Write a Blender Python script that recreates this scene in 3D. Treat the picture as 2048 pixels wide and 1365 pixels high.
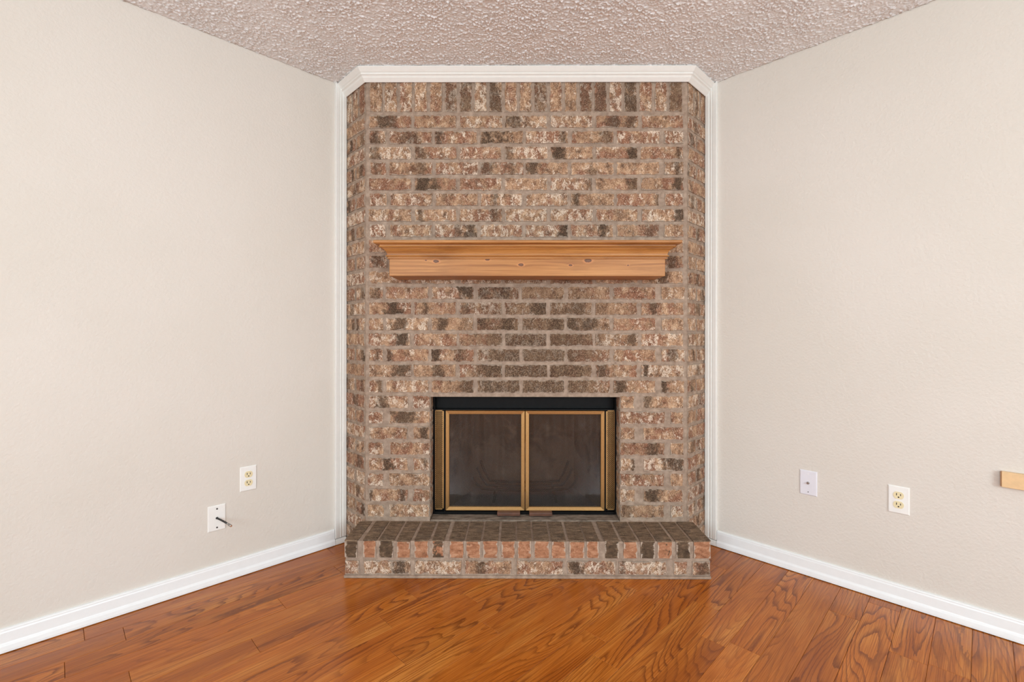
import bpy, bmesh, math, random
import numpy as np
from mathutils import Matrix, Vector

for o in list(bpy.data.objects):
    bpy.data.objects.remove(o)
scene = bpy.context.scene
COL = scene.collection
R2 = math.sqrt(0.5)
rng = random.Random(11)

# ------------------------------------------------------------------ main measures (metres)
H = 2.44                       # ceiling height
W = 0.809                      # half width of the brick face (face lies in the plane y = 0)
E = 0.155                      # the angled returns run E sideways and E back to the walls
K = W + 2 * E                  # hidden room corner at (0, K)
RA, RB = 4.8, 5.2              # wall lengths of the room
HEARTH_W, HEARTH_D, HEARTH_Z = 0.831, 0.228, 0.172

# ------------------------------------------------------------------ camera
CAM = Vector((-0.060, -2.349, 1.112)); YAW = -0.0047; ROLL = 0.0010; FPX = 933.73; PY = 668.5
cd = bpy.data.cameras.new('camera'); cam = bpy.data.objects.new('camera', cd); COL.objects.link(cam)
cd.sensor_width = 36.0; cd.lens = FPX / 2048 * 36.0
cd.shift_y = -(682.5 - PY) / 2048
cd.clip_start = 0.05
cam.matrix_world = (Matrix.Translation(CAM) @ Matrix.Rotation(-YAW, 4, 'Z')
                    @ Matrix.Rotation(math.pi / 2, 4, 'X') @ Matrix.Rotation(ROLL, 4, 'Z'))
scene.camera = cam

def px_to_plane(x, y, yy):
    """pixel of the 2048x1365 photograph -> point on the plane y = yy"""
    u = math.cos(ROLL) * (x - 1024) + math.sin(ROLL) * (y - PY)
    v = -math.sin(ROLL) * (x - 1024) + math.cos(ROLL) * (y - PY)
    r = Vector((math.cos(YAW), -math.sin(YAW), 0)); f = Vector((math.sin(YAW), math.cos(YAW), 0))
    d = r * (u / FPX) + f + Vector((0, 0, -v / FPX))
    return CAM + d * ((yy - CAM.y) / d.y)

# ------------------------------------------------------------------ world, light, exposure
vs = scene.view_settings
vs.view_transform = 'Standard'; vs.look = 'None'; vs.gamma = 1.0; vs.use_curve_mapping = False
vs.exposure = 0.08
world = bpy.data.worlds.new('world'); scene.world = world; world.use_nodes = True
wn = world.node_tree.nodes; wl = world.node_tree.links
bg = wn['Background']; bg.inputs[0].default_value = (0.80, 0.88, 1.0, 1); bg.inputs[1].default_value = 1.2

A_DIR = Vector((-R2, -R2, 0))          # along the left wall, away from the hidden corner
B_DIR = Vector((R2, -R2, 0))           # along the right wall
def ab(a, b, z=0.0):
    return Vector((0, K, z)) + A_DIR * a + B_DIR * b

WIN_A = dict(c=2.75, w=2.0, z0=0.95, z1=2.15)     # window in the wall at a = RA, centre along b
WIN_B = dict(c=2.65, w=2.4, z0=0.90, z1=2.15)     # window in the wall at b = RB, centre along a
def area(name, loc, direction, sx, sy, power, colour):
    l = bpy.data.lights.new(name, 'AREA'); l.shape = 'RECTANGLE'; l.size = sx; l.size_y = sy
    l.energy = power; l.color = colour
    o = bpy.data.objects.new(name, l); COL.objects.link(o)
    o.matrix_world = Matrix.Translation(loc) @ direction.to_track_quat('-Z', 'Z').to_matrix().to_4x4()
    return o
DAY = (0.775, 0.925, 1.0)
area('window_back_offscreen', ab(RA + 0.02, WIN_A['c'], (WIN_A['z0'] + WIN_A['z1']) / 2), -A_DIR, WIN_A['w'], WIN_A['z1'] - WIN_A['z0'], 96, DAY)
area('window_side_offscreen', ab(WIN_B['c'], RB + 0.02, (WIN_B['z0'] + WIN_B['z1']) / 2), -B_DIR, WIN_B['w'], WIN_B['z1'] - WIN_B['z0'], 124, DAY)

# ------------------------------------------------------------------ node helpers
def srgb(r, g, b):
    f = lambda c: (c / 255 / 12.92) if c / 255 <= 0.04045 else ((c / 255 + 0.055) / 1.055) ** 2.4
    return (f(r), f(g), f(b), 1.0)

class NT:
    def __init__(self, name):
        self.m = bpy.data.materials.new(name); self.m.use_nodes = True
        self.n = self.m.node_tree.nodes; self.l = self.m.node_tree.links
        self.b = self.n['Principled BSDF']; self.out = self.n['Material Output']
    def node(self, t, **kw):
        n = self.n.new(t)
        for k, v in kw.items():
            setattr(n, k, v)
        return n
    def put(self, sock, v):
        if isinstance(v, bpy.types.NodeSocket):
            self.l.new(v, sock)
        elif v is not None:
            sock.default_value = v
    def math(self, op, a, b=None, c=None, clamp=False):
        n = self.node('ShaderNodeMath', operation=op); n.use_clamp = clamp
        self.put(n.inputs[0], a); self.put(n.inputs[1], b); self.put(n.inputs[2], c)
        return n.outputs[0]
    def vmath(self, op, a, b=None, scale=None):
        n = self.node('ShaderNodeVectorMath', operation=op)
        self.put(n.inputs[0], a); self.put(n.inputs[1], b)
        if scale is not None:
            self.put(n.inputs['Scale'], scale)
        return n.outputs['Value'] if op in ('LENGTH', 'DOT_PRODUCT') else n.outputs['Vector']
    def mapping(self, v, scale=(1, 1, 1), loc=(0, 0, 0), rot=(0, 0, 0)):
        n = self.node('ShaderNodeMapping'); self.put(n.inputs['Vector'], v)
        n.inputs['Scale'].default_value = scale; n.inputs['Location'].default_value = loc; n.inputs['Rotation'].default_value = rot
        return n.outputs[0]
    def noise(self, v, scale, detail=4, rough=0.5, dist=0.0):
        n = self.node('ShaderNodeTexNoise'); self.put(n.inputs['Vector'], v)
        n.inputs['Scale'].default_value = scale; n.inputs['Detail'].default_value = detail
        n.inputs['Roughness'].default_value = rough; n.inputs['Distortion'].default_value = dist
        return n.outputs['Fac']
    def ramp(self, f, stops, interp='LINEAR'):
        n = self.node('ShaderNodeValToRGB'); self.put(n.inputs[0], f)
        e = n.color_ramp.elements; n.color_ramp.interpolation = interp
        while len(e) < len(stops):
            e.new(0.5)
        for k, (p, c) in zip(e, stops):
            k.position = p; k.color = c if len(c) == 4 else (*c, 1)
        return n.outputs[0]
    def step(self, f, lo, hi, a=0.0, b=1.0):
        n = self.node('ShaderNodeMapRange'); n.interpolation_type = 'SMOOTHSTEP'
        self.put(n.inputs['Value'], f); self.put(n.inputs['From Min'], lo); self.put(n.inputs['From Max'], hi)
        n.inputs['To Min'].default_value = a; n.inputs['To Max'].default_value = b
        return n.outputs['Result']
    def mix(self, f, a, b, blend='MIX'):
        n = self.node('ShaderNodeMix', data_type='RGBA', blend_type=blend); n.clamp_factor = True
        self.put(n.inputs['Factor'], f); self.put(n.inputs['A'], a) if False else None
        self.put(n.inputs[6], a); self.put(n.inputs[7], b)
        return n.outputs[2]
    def bump(self, h, strength, dist, normal=None):
        n = self.node('ShaderNodeBump'); self.put(n.inputs['Height'], h)
        n.inputs['Strength'].default_value = strength; n.inputs['Distance'].default_value = dist
        if normal is not None:
            self.l.new(normal, n.inputs['Normal'])
        return n.outputs[0]
    def sep(self, v):
        n = self.node('ShaderNodeSeparateXYZ'); self.put(n.inputs[0], v)
        return n.outputs
    def comb(self, x, y, z):
        n = self.node('ShaderNodeCombineXYZ'); self.put(n.inputs[0], x); self.put(n.inputs[1], y); self.put(n.inputs[2], z)
        return n.outputs[0]
    def pos(self):
        return self.node('ShaderNodeNewGeometry').outputs['Position']
    def objco(self):
        return self.node('ShaderNodeTexCoord').outputs['Object']
    def rand(self):
        return self.node('ShaderNodeObjectInfo').outputs['Random']
    def attr(self, name):
        n = self.node('ShaderNodeAttribute', attribute_type='OBJECT', attribute_name=name)
        return n.outputs['Vector']
    def done(self, colour=None, rough=None, normal=None, metal=None, spec=None, coat=None):
        b = self.b
        if colour is not None: self.put(b.inputs['Base Color'], colour)
        if rough is not None: self.put(b.inputs['Roughness'], rough)
        if metal is not None: b.inputs['Metallic'].default_value = metal
        if spec is not None: b.inputs['Specular IOR Level'].default_value = spec
        if coat is not None: b.inputs['Coat Weight'].default_value = coat; b.inputs['Coat Roughness'].default_value = 0.12
        if normal is not None: self.l.new(normal, b.inputs['Normal'])
        return self.m

M = {}
def plain(name, rgb, rough=0.5, metal=0.0, spec=0.5, grain=0.0):
    t = NT(name)
    n = t.noise(t.pos(), 40, 4, 0.6)
    c = t.mix(t.step(n, 0.3, 0.7), tuple(x * (1 - grain) for x in rgb[:3]) + (1,), tuple(min(1, x * (1 + grain)) for x in rgb[:3]) + (1,))
    M[name] = t.done(c, rough, metal=metal, spec=spec)

# painted wall: beige with a light orange-peel relief
t = NT('wall_paint'); p = t.pos()
n1 = t.noise(p, 95, 3, 0.5); n2 = t.noise(p, 1.3, 3, 0.5)
c = t.mix(t.step(n2, 0.35, 0.65), srgb(220, 211, 200), srgb(224, 215, 205))
M['wall'] = t.done(c, 0.62, t.bump(n1, 0.42, 0.004), spec=0.3)
# popcorn ceiling
t = NT('popcorn_ceiling'); p = t.pos()
n1 = t.noise(p, 190, 3, 0.6); n2 = t.noise(p, 2.5, 2)
c = t.mix(t.step(n2, 0.35, 0.65), srgb(239, 238, 238), srgb(243, 242, 242))
M['ceiling'] = t.done(c, 0.9, t.bump(n1, 0.5, 0.003), spec=0.1)
plain('white_trim', srgb(240, 237, 231), 0.34, grain=0.015)
plain('white_base', srgb(243, 243, 242), 0.34, grain=0.01)
plain('plate_white', srgb(244, 241, 236), 0.3, grain=0.01)
plain('plate_cool', srgb(233, 230, 236), 0.3, grain=0.01)
plain('ivory', srgb(236, 220, 178), 0.35, grain=0.03)
plain('slot_black', srgb(24, 18, 12), 0.6)
plain('screw_grey', srgb(90, 88, 86), 0.35, metal=0.7)
plain('steel', srgb(170, 165, 160), 0.3, metal=0.9)
plain('copper_end', srgb(205, 150, 110), 0.3, metal=0.8)
plain('cable_black', srgb(40, 38, 36), 0.5)
plain('black_metal', srgb(14, 13, 13), 0.5, spec=0.15, grain=0.2)
plain('grate_iron', srgb(38, 35, 33), 0.75, grain=0.3)
plain('handle_wood', srgb(98, 62, 46), 0.5, grain=0.18)
plain('pale_wood', srgb(232, 194, 146), 0.45, grain=0.05)
plain('pale_wood_end', srgb(160, 116, 78), 0.6, grain=0.1)
# brass
t = NT('brass'); p = t.pos()
n = t.noise(t.mapping(p, (6, 6, 6)), 30, 4, 0.6)
M['brass'] = t.done(t.mix(n, srgb(164, 124, 76), srgb(194, 154, 102)), 0.38, metal=0.85)
t = NT('aged_brass'); p = t.pos()
n = t.noise(p, 60, 4, 0.6)
M['aged_brass'] = t.done(t.mix(n, srgb(140, 104, 62), srgb(190, 150, 98)), 0.42, metal=0.7)

# mortar
t = NT('mortar'); p = t.pos()
n1 = t.noise(p, 30, 4, 0.65); n2 = t.noise(p, 260, 1.5, 0.6); n3 = t.noise(p, 5, 3)
c = t.mix(t.step(n1, 0.3, 0.72), srgb(149, 127, 110), srgb(183, 160, 141))
c = t.mix(t.step(n3, 0.45, 0.75, 0, 0.5), c, srgb(161, 142, 127))
h = t.math('ADD', t.math('MULTIPLY', n1, 0.7), t.math('MULTIPLY', n2, 0.5))
M['mortar'] = t.done(c, 0.93, t.bump(h, 0.8, 0.006), spec=0.1)
t = NT('dirty_mortar'); p = t.pos()
n1 = t.noise(t.mapping(p, (0.35, 1.0, 1.0)), 45, 6, 0.7); n2 = t.noise(p, 260, 3, 0.6)
c = t.mix(t.step(n1, 0.32, 0.68), srgb(98, 84, 72), srgb(158, 141, 126))
M['dirty_mortar'] = t.done(c, 0.9, t.bump(t.math('ADD', n1, n2), 0.7, 0.004), spec=0.1)

# brick: tumbled, with cream lime patches, red body showing, charcoal flashes (per brick) and a soot plume over the opening
def brick_material(name, kind):
    t = NT(name); p = t.pos(); oc = t.objco(); rnd = t.rand()
    q = t.vmath('ADD', p, t.vmath('SCALE', (13.1, 7.7, 29.3), scale=t.math('MULTIPLY', rnd, 40.0)))
    q = t.mapping(q, (1.0, 1.0, 0.72)); tone = t.sep(t.attr('tone')); pa = t.sep(t.attr('patch_a')); pb = t.sep(t.attr('patch_b'))
    nA = t.noise(q, 34, 4, 0.70, 0.25); nB = t.noise(q, 40, 4.5, 0.74, 0.35); nC = t.noise(q, 230, 2, 0.75); nD = t.noise(q, 15, 3, 0.58, 0.3)
    nE = t.noise(t.vmath('ADD', q, (5.3, 1.7, 9.9)), 46, 3.5, 0.72, 0.3)
    if kind == 'top':
        nS = t.noise(t.mapping(q, (0.28, 1.0, 1.0)), 70, 6, 0.7, 0.4)
        c = t.ramp(nS, [(0.28, srgb(56, 43, 34)), (0.46, srgb(104, 84, 67)), (0.60, srgb(136, 112, 90)), (0.75, srgb(178, 150, 124))])
        c = t.mix(t.step(nD, 0.50, 0.75, 0, 0.6), c, srgb(88, 78, 70))
        c = t.mix(t.step(nC, 0.58, 0.70, 0, 0.75), c, srgb(190, 164, 138))
        c = t.mix(t.step(nE, 0.56, 0.70, 0, 0.45), c, srgb(150, 124, 98))
        h = t.math('ADD', t.math('MULTIPLY', nS, 0.9), t.math('MULTIPLY', nC, 0.3))
        return t.done(c, 0.85, t.bump(h, 0.8, 0.004), spec=0.2)
    tan = t.ramp(nA, [(0.28, srgb(92, 68, 52)), (0.41, srgb(149, 113, 87)), (0.56, srgb(186, 147, 115)), (0.72, srgb(220, 187, 155))])
    red = t.ramp(nE, [(0.30, srgb(104, 68, 52)), (0.50, srgb(142, 95, 73)), (0.70, srgb(172, 125, 99))])
    redmask = t.step(t.math('ADD', nD, t.math('MULTIPLY', t.math('SUBTRACT', tone[0], 0.5), 0.30)), 0.46, 0.62, 0, 0.85)
    c = t.mix(redmask, tan, red)
    c = t.mix(t.step(t.noise(t.vmath('ADD', q, (2.1, 8.4, 3.3)), 26, 4, 0.7, 0.3), 0.52, 0.66, 0, 0.62), c, srgb(98, 74, 58))
    # cream lime crust
    cm = t.step(t.math('ADD', nB, t.math('MULTIPLY', t.math('SUBTRACT', tone[1], 0.5), 0.15)), 0.525, 0.61)
    c = t.mix(t.math('MULTIPLY', cm, 0.82), c, t.mix(t.step(nC, 0.35, 0.65), srgb(190, 160, 132), srgb(246, 230, 212)))
    # fine crumbs and pits
    c = t.mix(t.step(nC, 0.56, 0.68, 0, 0.75), c, srgb(222, 199, 174))
    c = t.mix(t.step(nC, 0.45, 0.33, 0, 0.70), c, srgb(82, 60, 47))
    ox = t.sep(oc)[0]; oz = t.sep(oc)[2]
    # charcoal flashes
    def flash(s):
        d = t.math('DIVIDE', t.math('ABSOLUTE', t.math('SUBTRACT', ox, s[0])), t.math('MAXIMUM', s[1], 0.001))
        f = t.math('ADD', d, t.math('MULTIPLY', t.math('SUBTRACT', nE, 0.5), 3.4))
        f = t.math('ADD', f, t.math('MULTIPLY', t.math('SUBTRACT', t.noise(q, 16, 2, 0.5), 0.5), 2.4))
        return t.math('MULTIPLY', t.step(f, 1.45, 0.25), s[2])
    dm = t.math('MAXIMUM', flash(pa), flash(pb))
    dcol = t.mix(t.step(nC, 0.40, 0.70), srgb(62, 48, 38), srgb(118, 95, 76))
    c = t.mix(dm, c, dcol)
    # soot that rose from the opening and stained the courses above it
    P = t.sep(p)
    sx = t.math('ABSOLUTE', t.math('SUBTRACT', P[0], 0.06))
    hz = t.math('SUBTRACT', P[2], 0.79)
    wid = t.math('ADD', 0.44, t.math('MULTIPLY', hz, -0.10))
    s = t.math('ADD', t.math('DIVIDE', sx, wid), t.math('MULTIPLY', t.math('SUBTRACT', nD, 0.5), 0.9))
    soot = t.math('MULTIPLY', t.step(s, 1.15, 0.35), t.step(hz, 0.95, 0.15, 0.0, 1.0))
    soot = t.math('MULTIPLY', soot, t.step(hz, -0.03, 0.01))
    c = t.mix(t.math('MULTIPLY', soot, 0.86), c, t.mix(t.step(nC, 0.4, 0.72), srgb(66, 50, 39), srgb(138, 112, 88)))
    # mortar smeared over the arrises when the joints were struck
    dm_ = t.sep(t.attr('half_size'))
    ed = t.math('MINIMUM', t.math('SUBTRACT', dm_[0], t.math('ABSOLUTE', ox)), t.math('SUBTRACT', dm_[2], t.math('ABSOLUTE', oz)))
    ed = t.math('ADD', ed, t.math('MULTIPLY', t.math('SUBTRACT', t.noise(p, 34, 4, 0.65), 0.5), 0.042))
    c = t.mix(t.step(ed, 0.0060, 0.0005, 0, 0.92), c, t.mix(nC, srgb(146, 128, 112), srgb(184, 166, 149)))
    # overall value of the brick
    v = t.node('ShaderNodeHueSaturation'); t.put(v.inputs['Color'], c); t.put(v.inputs['Value'], tone[2])
    h = t.math('ADD', t.math('MULTIPLY', nB, 0.8), t.math('ADD', t.math('MULTIPLY', nC, 0.35), t.math('MULTIPLY', nE, 0.4)))
    return t.done(v.outputs[0], 0.88, t.bump(h, 1.0, 0.009), spec=0.2)
M['brick'] = brick_material('tumbled_brick', 'wall')
M['brick_top'] = brick_material('weathered_brick_bed', 'top')
# orange wire-cut ends of the hearth rowlocks
t = NT('orange_brick_end'); p = t.pos(); rnd = t.rand(); tone = t.sep(t.attr('tone'))
q = t.vmath('ADD', p, t.vmath('SCALE', (13.1, 7.7, 29.3), scale=t.math('MULTIPLY', rnd, 40.0)))
nA = t.noise(t.mapping(q, (1, 1, 1.8)), 32, 6, 0.65, 0.5); nC = t.noise(q, 170, 4, 0.7); nD = t.noise(q, 26, 4, 0.6, 0.8)
org = t.ramp(nA, [(0.30, srgb(132, 86, 62)), (0.50, srgb(172, 119, 88)), (0.72, srgb(204, 158, 126))])
org = t.mix(t.step(nC, 0.60, 0.72, 0, 0.6), org, srgb(230, 196, 166))
drk = t.ramp(nA, [(0.30, srgb(62, 48, 38)), (0.55, srgb(102, 82, 64)), (0.75, srgb(150, 122, 98))])
mk = t.step(t.math('ADD', nD, t.math('SUBTRACT', tone[0], 0.5)), 0.46, 0.56)
ex = t.math('SUBTRACT', t.sep(t.attr('half_size'))[0], t.math('ABSOLUTE', t.sep(t.objco())[0]))
ex = t.math('ADD', ex, t.math('MULTIPLY', t.math('SUBTRACT', t.noise(p, 30, 5, 0.65), 0.5), 0.05))
sm = t.step(ex, 0.0065, 0.0005, 0, 0.9)
M['brick_end'] = t.done(t.mix(sm, t.mix(mk, org, drk), srgb(190, 170, 152)), 0.86, t.bump(t.math('ADD', nA, t.math('MULTIPLY', nC, 0.4)), 0.8, 0.005), spec=0.2)

# laminate planks: printed oak figure, contour lines of a stretched noise field
t = NT('oak_laminate'); oc = t.objco(); rnd = t.rand()
q = t.vmath('ADD', oc, t.vmath('SCALE', (7.3, 3.1, 5.7), scale=t.math('MULTIPLY', rnd, 30.0)))
f1 = t.noise(t.mapping(q, (0.85, 7.0, 1)), 1.0, 1.6, 0.4, 0.12)
wig = t.noise(t.mapping(q, (22, 130, 1)), 1.0, 3, 0.6)
ring = t.math('FRACT', t.math('ADD', t.math('MULTIPLY', f1, 30.0), t.math('MULTIPLY', wig, 0.45)))
line = t.math('MULTIPLY', t.step(ring, 0.50, 0.97), t.step(ring, 1.0, 0.95))
fine = t.noise(t.mapping(q, (4, 380, 1)), 1.0, 4, 0.7)
patch = t.noise(t.mapping(q, (1.6, 9, 1)), 1.0, 3, 0.55, 0.3)
base = t.ramp(patch, [(0.30, srgb(170, 90, 26)), (0.50, srgb(196, 112, 38)), (0.72, srgb(214, 138, 60))])
base = t.mix(t.step(fine, 0.60, 0.36, 0, 0.72), base, srgb(142, 68, 15))
knot = t.noise(t.mapping(q, (2.6, 14, 1)), 1.0, 2, 0.5)
base = t.mix(t.step(knot, 0.66, 0.80, 0, 0.7), base, srgb(120, 58, 18))
vis = t.step(t.noise(t.mapping(q, (0.9, 4, 1)), 1.0, 2, 0.5), 0.36, 0.62, 0.20, 0.82)
base = t.mix(t.math('MULTIPLY', line, vis), base, srgb(108, 49, 13))
hs = t.node('ShaderNodeHueSaturation'); t.put(hs.inputs['Color'], base)
t.put(hs.inputs['Value'], t.math('ADD', 0.90, t.math('MULTIPLY', rnd, 0.16)))
M['plank'] = t.done(hs.outputs[0], t.math('ADD', 0.15, t.math('MULTIPLY', fine, 0.12)), t.bump(t.math('SUBTRACT', fine, t.math('MULTIPLY', line, 0.5)), 0.10, 0.002), spec=0.38)
plain('subfloor', srgb(70, 38, 16), 0.8, grain=0.1)

# pine of the mantel, with its knots at their places along the fascia
def pine(name, knots, dark=0.0):
    t = NT(name); p = t.pos(); P = t.sep(p)
    warp = t.noise(t.mapping(p, (2.2, 3, 12)), 1.0, 3, 0.5)
    kn = None
    for (kx, kz, kr) in knots:
        dx = t.math('MULTIPLY', t.math('SUBTRACT', P[0], kx), 0.55)
        dz = t.math('SUBTRACT', P[2], kz)
        d = t.math('SQRT', t.math('ADD', t.math('MULTIPLY', dx, dx), t.math('MULTIPLY', dz, dz)))
        d = t.math('DIVIDE', d, kr)
        kn = d if kn is None else t.math('MINIMUM', kn, d)
    zz = t.math('ADD', P[2], t.math('MULTIPLY', warp, 0.03))
    if kn is not None:
        zz = t.math('ADD', zz, t.math('MULTIPLY', t.math('POWER', 2.718, t.math('MULTIPLY', kn, -0.6)), 0.012))
    g = t.noise(t.comb(t.math('MULTIPLY', P[0], 1.6), t.math('MULTIPLY', P[1], 60), t.math('MULTIPLY', zz, 95)), 1.0, 4, 0.55)
    g2 = t.noise(t.comb(t.math('MULTIPLY', P[0], 5), 0.0, t.math('MULTIPLY', zz, 420)), 1.0, 3, 0.6)
    big = t.noise(t.mapping(p, (3, 3, 14)), 1.0, 4, 0.6)
    c = t.ramp(g, [(0.30, srgb(146, 90, 44)), (0.46, srgb(178, 120, 64)), (0.62, srgb(196, 137, 77)), (0.8, srgb(207, 151, 91))])
    c = t.mix(t.step(g2, 0.56, 0.36, 0, 0.35), c, srgb(160, 98, 48))
    c = t.mix(t.step(big, 0.50, 0.68, 0, 0.45 + dark), c, srgb(146, 92, 44))
    if kn is not None:
        kk = t.math('ADD', kn, t.math('MULTIPLY', t.math('SUBTRACT', t.noise(p, 90, 4, 0.6), 0.5), 0.7))
        c = t.mix(t.step(kk, 1.9, 1.1, 0, 0.5), c, srgb(214, 142, 88))
        c = t.mix(t.step(kk, 1.15, 0.8, 0, 0.9), c, srgb(84, 48, 28))
        c = t.mix(t.step(kk, 0.7, 0.35, 0, 0.5), c, srgb(132, 92, 66))
    M[name] = t.done(c, 0.42, t.bump(g2, 0.12, 0.002), spec=0.35)
FASC = -0.165
kn = []
for (kx, ky, kr) in [(872, 523, .0075), (852, 521, .003), (975, 519, .0065), (1042, 530, .007), (1141, 531, .005), (1176, 521.5, .0095), (1256, 531, .003)]:
    P_ = px_to_plane(kx, ky, FASC); kn.append((P_.x, P_.z, kr))
pine('pine_fascia', kn)
pine('pine_crown', [], 0.25)

# glass with a film of dust, wire curtain, firebox lining
t = NT('dusty_glass'); p = t.pos()
tr = t.node('ShaderNodeBsdfTransparent'); tr.inputs[0].default_value = (0.78, 0.77, 0.77, 1)
gl = t.node('ShaderNodeBsdfGlossy'); gl.inputs['Roughness'].default_value = 0.04
df = t.node('ShaderNodeBsdfDiffuse')
df.inputs[0].default_value = srgb(190, 176, 165)
dust = t.math('ADD', 0.022, t.step(t.noise(p, 8, 5, 0.65), 0.5, 0.8, 0, 0.05))
spk = t.step(t.noise(p, 210, 2, 0.5), 0.79, 0.82, 0, 0.5)
m1 = t.node('ShaderNodeMixShader'); t.put(m1.inputs[0], t.math('MAXIMUM', dust, spk)); t.l.new(tr.outputs[0], m1.inputs[1]); t.l.new(df.outputs[0], m1.inputs[2])
fr = t.node('ShaderNodeFresnel'); fr.inputs[0].default_value = 1.45
m2 = t.node('ShaderNodeMixShader'); t.l.new(fr.outputs[0], m2.inputs[0]); t.l.new(m1.outputs[0], m2.inputs[1]); t.l.new(gl.outputs[0], m2.inputs[2])
t.l.new(m2.outputs[0], t.out.inputs[0]); M['glass'] = t.m
t = NT('window_glass')
tr = t.node('ShaderNodeBsdfTransparent'); gl = t.node('ShaderNodeBsdfGlossy'); gl.inputs['Roughness'].default_value = 0.0
m2 = t.node('ShaderNodeMixShader'); m2.inputs[0].default_value = 0.06; t.l.new(tr.outputs[0], m2.inputs[1]); t.l.new(gl.outputs[0], m2.inputs[2])
t.l.new(m2.outputs[0], t.out.inputs[0]); M['window_glass'] = t.m
t = NT('wire_curtain'); P = t.sep(t.pos())
fold = t.math('MULTIPLY', t.math('SINE', t.math('MULTIPLY', P[0], 95.0)), 0.002)
u = t.math('ADD', t.math('ADD', P[0], P[2]), fold); v = t.math('ADD', t.math('SUBTRACT', P[0], P[2]), fold)
wv = lambda s: t.step(t.math('ABSOLUTE', t.math('SUBTRACT', t.math('FRACT', t.math('MULTIPLY', s, 120.0)), 0.5)), 0.10, 0.18)
hole = t.math('MULTIPLY', wv(u), wv(v))
tr = t.node('ShaderNodeBsdfTransparent')
t.done(srgb(86, 78, 72), 0.4, metal=0.6)
m1 = t.node('ShaderNodeMixShader'); t.put(m1.inputs[0], hole); t.l.new(t.b.outputs[0], m1.inputs[1]); t.l.new(tr.outputs[0], m1.inputs[2])
t.l.new(m1.outputs[0], t.out.inputs[0]); M['curtain'] = t.m
t = NT('firebox_lining'); p = t.pos(); P = t.sep(p)
n1 = t.noise(p, 9, 4, 0.6, 0.6); n2 = t.noise(p, 60, 5, 0.6)
c = t.mix(n2, srgb(150, 124, 104), srgb(190, 162, 138))
s = t.math('ADD', t.math('MULTIPLY', t.math('SUBTRACT', P[2], 0.47), 3.2), t.math('MULTIPLY', t.math('SUBTRACT', n1, 0.5), 2.6))
c = t.mix(t.step(s, -0.35, 0.35, 0.0, 0.9), c, srgb(24, 19, 17))
M['lining'] = t.done(c, 0.95, t.bump(n2, 0.6, 0.004), spec=0.1)
t = NT('ash_floor'); n2 = t.noise(t.pos(), 50, 6, 0.7)
M['ash'] = t.done(t.mix(n2, srgb(130, 122, 124), srgb(196, 186, 186)), 0.95, t.bump(n2, 0.6, 0.006), spec=0.1)

# ------------------------------------------------------------------ object helpers
ORIGIN = {}
def link(o, parent=None):
    COL.objects.link(o)
    if parent is not None:
        o.parent = parent
        o.matrix_parent_inverse = Matrix.Translation(-ORIGIN.get(parent.name, Vector((0, 0, 0))))
    return o
def tag(o, label, cat, group=None):
    o['label'] = label; o['category'] = cat
    if group: o['group'] = group
    return o
def struct(o, label=None):
    o['kind'] = 'structure'
    if label: o['label'] = label
    return o
def thing(name, loc, label, cat, group=None):
    o = bpy.data.objects.new(name, None); o.location = loc; o.empty_display_size = 0.05
    COL.objects.link(o); ORIGIN[o.name] = Vector(loc)
    return tag(o, label, cat, group)
def mesh(name, verts, faces, mat, parent=None, smooth=False, mats=None, midx=None):
    me = bpy.data.meshes.new(name); me.from_pydata([tuple(v) for v in verts], [], faces); me.update()
    for m in (mats or [mat]):
        me.materials.append(M[m])
    if midx:
        for f, i in zip(me.polygons, midx): f.material_index = i
    bm = bmesh.new(); bm.from_mesh(me); bmesh.ops.recalc_face_normals(bm, faces=bm.faces); bm.to_mesh(me); bm.free()
    if smooth:
        for f in me.polygons: f.use_smooth = True
    return link(bpy.data.objects.new(name, me), parent)
def bm_obj(name, bm, mat, parent=None, mw=None, smooth=False):
    me = bpy.data.meshes.new(name); bmesh.ops.recalc_face_normals(bm, faces=bm.faces); bm.to_mesh(me); bm.free()
    me.materials.append(M[mat])
    if smooth:
        for f in me.polygons: f.use_smooth = True
    o = link(bpy.data.objects.new(name, me), parent)
    if mw is not None: me.transform(mw)
    return o
def add_box(bm, x0, x1, y0, y1, z0, z1, bevel=0.0, mw=None):
    r = bmesh.ops.create_cube(bm, size=1.0); vs_ = r['verts']
    for v in vs_:
        v.co = Vector((x0 + (v.co.x + .5) * (x1 - x0), y0 + (v.co.y + .5) * (y1 - y0), z0 + (v.co.z + .5) * (z1 - z0)))
    if bevel:
        es = list({e for v in vs_ for e in v.link_edges})
        r2 = bmesh.ops.bevel(bm, geom=es, offset=bevel, segments=2, profile=0.6, affect='EDGES')
        vs_ = list({v for f in r2['faces'] for v in f.verts} | {v for v in vs_ if v.is_valid})
    if mw is not None:
        for v in vs_: v.co = mw @ v.co
def box(name, x0, x1, y0, y1, z0, z1, mat, parent=None, bevel=0.0, mw=None):
    bm = bmesh.new(); add_box(bm, x0, x1, y0, y1, z0, z1, bevel)
    return bm_obj(name, bm, mat, parent, mw)
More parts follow.
